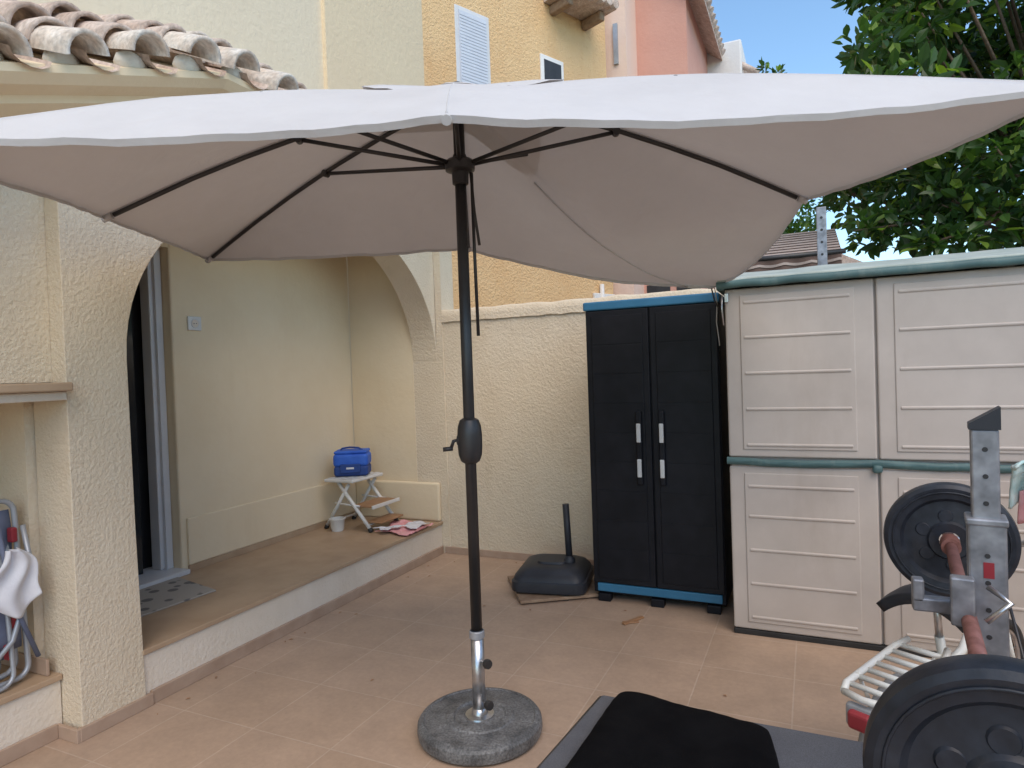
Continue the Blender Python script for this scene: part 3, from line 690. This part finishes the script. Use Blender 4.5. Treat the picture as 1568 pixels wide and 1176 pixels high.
# ------------------------------------------------------------------ child's bicycle
g=G('childs_bicycle')
R0=V((.235,2.37,0)); D=V((.5,.87,0)).normalized(); S=V((-D.y,D.x,0)); R1=R0+D*.82; r=.205
def bp(a,s,z): return R0+D*a+S*s+V((0,0,z))
for nm,c in (('rear',R0),('front',R1)):
    pts=[c+V((0,0,r+.0))+D*math.cos(t)*r*.94+V((0,0,math.sin(t)*r*.94)) for t in [2*math.pi*k/48 for k in range(48)]]
    g.tube(nm+'_tyre',pts,.021,'rubber',12,closed=True)
    pts=[c+V((0,0,r))+D*math.cos(t)*r*.83+V((0,0,math.sin(t)*r*.83)) for t in [2*math.pi*k/40 for k in range(40)]]
    g.tube(nm+'_rim',pts,.009,'steel',8,closed=True)
    for k in range(14):
        t=2*math.pi*k/14; g.tube(nm+'_spoke',[c+V((0,0,r))+S*(.02 if k%2 else -.02),c+V((0,0,r))+D*math.cos(t)*r*.82+V((0,0,math.sin(t)*r*.82))],.0018,'steel',5)
    g.tube(nm+'_hub',[c+V((0,0,r))-S*.045,c+V((0,0,r))+S*.045],.015,'steel',12)
g.tube('seat_tube',[bp(.36,0,.20),bp(.27,0,.50)],.015,'bikewhite'); g.tube('seat_post',[bp(.27,0,.50),bp(.255,0,.62)],.012,'steel')
g.tube('down_tube',[bp(.36,0,.20),bp(.50,0,.24),bp(.68,0,.52)],.018,'bikewhite'); g.tube('top_tube',[bp(.30,0,.38),bp(.45,0,.40),bp(.68,0,.56)],.015,'bikewhite')
for s in (-.05,.05):
    g.tube('chain_stay',[bp(.36,s*.5,.20),bp(0,s,.205)],.008,'bikewhite',8); g.tube('seat_stay',[bp(.29,s*.4,.42),bp(0,s,.205)],.007,'bikewhite',8); g.tube('fork_leg',[bp(.70,s,.45),bp(.82,s,.205)],.009,'bikewhite',8)
g.tube('head_tube',[bp(.70,0,.44),bp(.665,0,.60)],.018,'bikewhite'); g.tube('stem',[bp(.665,0,.60),bp(.645,0,.74)],.012,'steel')
g.tube('handlebar',[bp(.60,-.26,.79),bp(.63,-.16,.79),bp(.65,-.06,.74),bp(.65,.06,.74),bp(.63,.16,.79),bp(.60,.26,.79)],.011,'steel'); 
for s in (-1,1): g.tube('grip',[bp(.615,s*.19,.79),bp(.595,s*.28,.79)],.016,'rubber')
def saddle(u,v):
    a=-.13+.27*u; w=(.095*(1-u)**.7+.024); t=(v-.5)*2
    return bp(.27+a,w*t,.665-.055*t*t-.012*math.sin(u*3)-.03*(1-min(1,u*5)))
g.sheet('saddle',saddle,18,14,'greyplastic',solid=-.035)
g.lathe('crank',[(0,.02),(.05,.02),(.055,.012),(.05,0)],bp(.36,.02,.2),'steel',axis=S,seg=24)
g.tube('crank_arm',[bp(.36,.06,.2),bp(.44,.06,.13)],.008,'steel'); g.box('pedal',(-.045,.045),(-.03,.03),(-.01,.01),'rubber',.004,xf=Matrix.Translation(bp(.45,.10,.13)))
g.tube('crank_arm_b',[bp(.36,-.06,.2),bp(.28,-.06,.27)],.008,'steel')
CZ=.475
for s in (-.075,.075): g.tube('carrier_rail',[bp(.18,s*.8,CZ+.02),bp(.12,s,CZ+.01),bp(-.20,s,CZ-.02),bp(-.235,s*.85,CZ-.03)],.011,'bikewhite',10)
g.tube('carrier_end',[bp(-.235,-.065,CZ-.03),bp(-.25,0,CZ-.03),bp(-.235,.065,CZ-.03)],.011,'bikewhite',10)
for k in range(7): g.tube('carrier_slat_%d'%k,[bp(.14-.055*k,-.075,CZ+.008-.005*k),bp(.14-.055*k,.075,CZ+.008-.005*k)],.009,'bikewhite',10)
for s in (-.07,.07): g.tube('carrier_strut',[bp(-.14,s,CZ),bp(0,s*.8,.205)],.006,'bikewhite',8)
def fender(u,v):
    t=math.radians(20+165*u); rr=r+.03; s=(v-.5)*2
    return bp(math.cos(t)*rr*1.0,s*.035,r+math.sin(t)*rr+(-.010*s*s))
g.sheet('rear_fender',fender,24,8,'chairgrey',solid=.003)
xf=Matrix.Translation(bp(-.262,0,.385))@Matrix.Rotation(math.atan2(D.y,D.x),4,'Z')
g.box('rear_light',(-.02,.02),(-.035,.035),(-.025,.03),'red',.012,xf=xf,seg=3); g.box('rear_light_rim',(.0,.03),(-.05,.05),(-.03,.042),'chairgrey',.012,xf=xf,seg=3)
g.tube('kickstand',[bp(.10,.05,.22),bp(.04,.17,.01)],.007,'steel')
g.done()
g=G('beach_towel')
def tw(u,v):
    return V((.655+.35*u,2.9+.05*math.sin(u*9)+.1*v,1.06-.17*v*v+.03*nz(u,v,0,5)-.06*abs(u-.3)))
g.sheet('towel',tw,24,16,'teal',solid=.01)
g.sheet('towel_pink_fold',lambda u,v:tw(.1+.7*u,.75+.4*v)+V((0,-.02,-.02)),16,10,'pink',solid=.008)
g.done()
g=G('drying_rack')
for (a,b) in (((.72,2.93,1.0),(1.1,2.93,1.0)),((.72,3.2,1.0),(1.1,3.2,1.0)),((.74,2.93,1.0),(.95,2.93,.02)),((1.08,2.93,1.0),(.80,2.93,.02)),((.74,3.2,1.0),(.95,3.2,.02)),((1.08,3.2,1.0),(.80,3.2,.02)),((.72,2.93,1.0),(.72,3.2,1.0)),((1.1,2.93,1.0),(1.1,3.2,1.0))):
    g.tube('rail',[a,b],.010,'stoolwhite',10)
g.done()

# ------------------------------------------------------------------ neighbouring buildings
def oriented(ox,oy,ang):
    a=math.radians(ang); return Matrix.Translation((ox,oy,0))@Matrix.Rotation(-a,4,'Z')
g=G('orange_house'); xf=oriented(-6.0,9.8,24)
g.box('walls',(-5,0),(-3.5,4.9),(0,11),'orange',xf=xf)
g.box('window_reveal',(-.01,.012),(.72,1.52),(6.4,8.12),'alu',.01,xf=xf)
g.box('window_shutter',(.012,.03),(.80,1.44),(6.48,8.04),'sleeper',xf=xf)
for k in range(26): g.box('slat_%d'%k,(.03,.038),(.81,1.43),(6.5+.058*k,6.545+.058*k),'sleeper',.006,xf=xf)
g.box('small_window_frame',(-.01,.03),(2.84,3.5),(6.9,7.85),'whitewall',.01,xf=xf)
g.box('small_window_glass',(.0,.035),(2.93,3.42),(7.0,7.76),'dark',xf=xf)
g.box('tile_canopy',(0,.75),(3.0,4.4),(8.92,9.0),'roof',.01,xf=xf)
for k in range(7): g.tube('canopy_tile_%d'%k,[xf@V((0.0,3.1+.2*k,9.06)),xf@V((.82,3.1+.2*k,8.98))],.09,'roof',10)
for k,yy in enumerate((3.15,4.1)):
    g.box('corbel_%d'%k,(0,.55),(yy,yy+.16),(8.72,8.92),'wood',.04,xf=xf)
g.box('lower_ledge',(0,.06),(4.2,4.9),(0,3.1),'whitewall',.01,xf=xf)
g.tube('downpipe',[xf@V((.06,4.45,0)),xf@V((.06,4.45,3.3))],.05,'stoolwhite')
g.done()
g=G('salmon_house')
g.box('light_wall',(-4.6,-3.62),(14.6,20),(0,11.2),'ltpink'); g.box('wall',(-3.62,-2.45),(15.6,22),(0,10.6),'salmon')
g.prism('roof',[(-3.8,11.3),(-2.05,9.9),(-2.05,9.8),(-3.8,11.1)],'y',15.4,22.2,'roof')
for k in range(20):
    g.tube('eave_tile_%d'%k,[V((-3.2,15.5+.33*k,10.88)),V((-2.0,15.5+.33*k,9.92))],.11,'roof',8)
for k in range(2): g.box('grille_window_%d'%k,(-3.55+.7*k,-3.0+.7*k),(15.585,15.6),(2.4,3.4),'dark')
g.box('meter_box',(-3.9,-3.8),(14.54,14.6),(8.3,9.2),'chairgrey')
g.done()
g=G('white_house')
g.box('wall',(-2.75,-1.55),(19,25),(0,10.3),'whitewall',.05); g.box('side_wing',(-1.56,-1.2),(20,25),(0,9.3),'whitewall',.03)
for k in range(16): g.tube('verge_tile_%d'%k,[V((-1.7,19.2+.33*k,9.75)),V((-1.15,19.2+.33*k,9.35))],.09,'roof',8)
g.done()
g=G('distant_house'); g.box('wall',(-.8,1.0),(17,22),(0,3.6),'orange'); g.box('side',(1.0,9.0),(20,24),(0,3.2),'whitewall'); g.prism('roof',[(-1.0,3.6),(1.2,3.6),(.1,4.2)],'y',16.8,22.2,'roof'); g.done()
g=G('striped_awning')
for k in range(9):
    y0=5.6+.14*k; z0=2.30+.0436*k
    g.prism('stripe_%02d'%k,[(y0,z0),(y0+.05,z0+.0156),(y0+.05,z0+.0216),(y0,z0+.006)],'x',-.75,.22,'awn2')
g.sheet('cloth',lambda u,v:V((-.75+.97*u,5.6+1.26*v,2.295+.392*v)),6,20,'awn1')
g.tube('front_bar',[(-.78,5.58,2.28),(.25,5.58,2.28)],.02,'polemat'); 
for x in (-.75,.2): g.tube('post',[(x,5.6,0),(x,5.6,2.28)],.02,'polemat')
g.sheet('valance',lambda u,v:V((-.75+.97*u,5.575+.02*math.sin(u*30)*v,2.29-.14*v-.03*v*abs(math.sin(u*16)))),60,4,'awn1')
g.sheet('valance_stripe',lambda u,v:V((-.75+.97*u,5.568+.02*math.sin(u*30)*(.4+.15*v),2.235-.02*v-.03*.4*abs(math.sin(u*16)))),60,2,'awn2')
g.done()
g=G('metal_post'); g.box('post',(.045,.105),(4.76,4.80),(0,2.46),'galv',.004)
for k in range(4): g.lathe('hole_%d'%k,[(0,.001),(.008,.001),(.0085,0)],(.075,4.759,2.15+.08*k),'dark',axis=(0,-1,0),seg=12)
g.done()

# ------------------------------------------------------------------ trees
def make_tree(name,base,crown_c,rad,nclump,nleaf,leaf,seed,shoots=(),extra=()):
    rg=np.random.default_rng(seed); g=G(name); base=V(base); cc=V(crown_c)
    fork=V((base.x,base.y,base.z+max(1.0,cc.z-rad[2]-base.z+.3)))
    g.tube('trunk',[base,base.lerp(fork,.5)+V((.06,.03,0)),fork],[.17,.13,.11],'bark',12)
    cl=[]
    while len(cl)<nclump:
        p=rg.normal(size=3); p/=np.linalg.norm(p); q=rg.uniform(.3,1.0)**.5
        w=1+.40*noise.noise(V((p[0]*2.1,p[1]*2.1,p[2]*2.1+seed)))
        v=V((cc.x+p[0]*rad[0]*q*w,cc.y+p[1]*rad[1]*q*w,cc.z+p[2]*rad[2]*q*w)); cl.append((v,q))
    for e in extra: cl.append((V(e),.9))
    for k in range(9):
        v,_=cl[k*3]; mid=fork.lerp(v,.5)+V((0,0,.2)); g.tube('limb_%d'%k,[fork,fork.lerp(mid,.5)+V((0,0,.1)),mid,v],[.08,.06,.04,.012],'bark',8)
    for v,_ in cl[::2]:
        src=fork.lerp(v,.55); g.tube('branch',[src,v],[.02,.006],'bark',5)
    C=[];Rr=[]; Q=[]
    for v,q in cl:
        s=rg.uniform(.20,.44); n=int(nleaf*(s/.35)**2); tone=rg.uniform(-.3,.35)
        for _ in range(n):
            d=rg.normal(size=3); d/=np.linalg.norm(d); rr=s*rg.uniform(.3,1)**.5
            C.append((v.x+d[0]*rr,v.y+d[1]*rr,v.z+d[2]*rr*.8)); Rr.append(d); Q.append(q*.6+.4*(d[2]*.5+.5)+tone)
    for (a,b) in shoots:
        a=V(a); b=V(b); g.tube('shoot',[a,a.lerp(b,.5)+V((.05,0,0)),b],[.02,.012,.005],'bark',5)
        for k in range(110):
            t=rg.uniform(0,1); p=a.lerp(b,t); d=rg.normal(size=3); d/=np.linalg.norm(d); w=.16*(1.15-t)
            C.append((p.x+d[0]*w,p.y+d[1]*w,p.z+d[2]*w)); Rr.append(d); Q.append(.8)
    C=np.array(C);Rr=np.array(Rr);Q=np.array(Q); n=len(C)
    ax=Rr*.6+rg.normal(size=(n,3))*.55+np.array([0,0,.1]); ax/=np.linalg.norm(ax,axis=1)[:,None]
    nn=rg.normal(size=(n,3))*.6+np.array([0,-.1,.9]); sd=np.cross(ax,nn); sd/=np.linalg.norm(sd,axis=1)[:,None]; up=np.cross(sd,ax)
    L=leaf*rg.uniform(.65,1.25,size=n)[:,None]; W=L*.24
    v0=C; v1=C+ax*L*.35+sd*W+up*L*.07; v1b=C+ax*L*.7+sd*W*.8+up*L*.04; v2=C+ax*L-up*L*.08; v3b=C+ax*L*.7-sd*W*.8+up*L*.04; v3=C+ax*L*.35-sd*W+up*L*.07
    verts=np.stack([v0,v1,v1b,v2,v3b,v3],1).reshape(-1,3)
    me=bpy.data.meshes.new('leaves'); 
    faces=[]
    for i in range(n):
        k=i*6; faces.append((k,k+1,k+2,k+3)); faces.append((k,k+3,k+4,k+5))
    me.from_pydata(verts.tolist(),[],faces)
    at=me.color_attributes.new('tint','FLOAT_COLOR','POINT')
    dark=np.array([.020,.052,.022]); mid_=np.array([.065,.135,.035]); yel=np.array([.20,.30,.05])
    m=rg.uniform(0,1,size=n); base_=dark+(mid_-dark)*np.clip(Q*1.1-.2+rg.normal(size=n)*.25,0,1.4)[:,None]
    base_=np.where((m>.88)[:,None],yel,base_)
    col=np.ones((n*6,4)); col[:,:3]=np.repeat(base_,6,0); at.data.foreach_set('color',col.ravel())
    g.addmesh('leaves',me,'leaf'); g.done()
make_tree('lemon_tree',(2.3,7.6,0),(2.2,7.4,4.2),(1.95,1.9,2.3),165,150,.14,3,
  shoots=[((.75,6.9,4.2),(.62,6.8,5.15)),((.95,7,4.6),(.85,6.9,5.5)),((.4,7,3.0),(.15,6.9,3.3)),((1.5,6.6,5.6),(1.4,6.5,6.6)),((.6,7,3.8),(.45,6.9,4.3)),((.9,6.5,2.6),(.35,6.3,2.55)),((1.3,6.3,2.5),(.8,6.2,2.35))],
  extra=[(.75,6.5,2.55),(1.0,6.4,2.7),(1.3,6.4,2.5),(.6,6.8,3.2),(.85,6.6,3.0),(1.15,6.4,3.0),(1.0,6.5,3.4),(1.6,6.3,2.7),(.5,6.7,2.6)])
make_tree('background_tree',(-.85,12.5,0),(-.75,12.5,4.2),(.9,.9,1.9),30,110,.13,5,shoots=[((-.72,12.4,5.6),(-.62,12.4,6.7)),((-.6,12.4,5.6),(-.40,12.4,6.55))])

# ------------------------------------------------------------------ light : wide soft sun lamp, added to imitate bright open shade
w=bpy.data.worlds.new("World"); sc.world=w; w.use_nodes=True; nt=w.node_tree
bg=nt.nodes['Background']; sky=nt.nodes.new('ShaderNodeTexSky'); sky.sky_type='NISHITA'; sky.sun_disc=False
el=math.radians(52); sdir=V((.62,-.78,0)).normalized()
az=math.atan2(sdir.x,sdir.y)
sky.sun_elevation=el; sky.sun_rotation=az; sky.air_density=1; sky.dust_density=.25; sky.ozone_density=1.5
mx=nt.nodes.new('ShaderNodeMix'); mx.data_type='RGBA'; mx.blend_type='MULTIPLY'; mx.inputs[0].default_value=1; mx.inputs[7].default_value=(1.6,1.80,1.78,1)
nt.links.new(sky.outputs[0],mx.inputs[6]); nt.links.new(mx.outputs[2],bg.inputs[0]); bg.inputs[1].default_value=.15
sl=bpy.data.lights.new('soft_fill_sun','SUN'); sl.energy=2.55; sl.angle=math.radians(55); sl.color=(1,.80,.60)
so=bpy.data.objects.new('soft_fill_sun',sl); sc.collection.objects.link(so)
d=V((sdir.x*math.cos(el),sdir.y*math.cos(el),math.sin(el))); so.rotation_euler=d.to_track_quat('Z','Y').to_euler(); so.location=d*30
sc.view_settings.view_transform='Standard'; sc.view_settings.look='None'; sc.view_settings.exposure=0

# ------------------------------------------------------------------ camera
yaw,pitch,roll=[math.radians(a) for a in (24.75,-1.04,-2.01)]
f=V((-math.sin(yaw)*math.cos(pitch),math.cos(yaw)*math.cos(pitch),math.sin(pitch))); r_=V((math.cos(yaw),math.sin(yaw),0)); u_=r_.cross(f)
c,s=math.cos(roll),math.sin(roll); r2=c*r_+s*u_; u2=-s*r_+c*u_
cam=bpy.data.cameras.new('camera'); co=bpy.data.objects.new('camera',cam); sc.collection.objects.link(co); sc.camera=co
m=Matrix((r2,u2,-f)).transposed().to_4x4(); m.translation=V((0,0,1.45)); co.matrix_world=m
cam.sensor_width=36; cam.lens=36*1000/1568; cam.clip_start=.05; cam.clip_end=1000
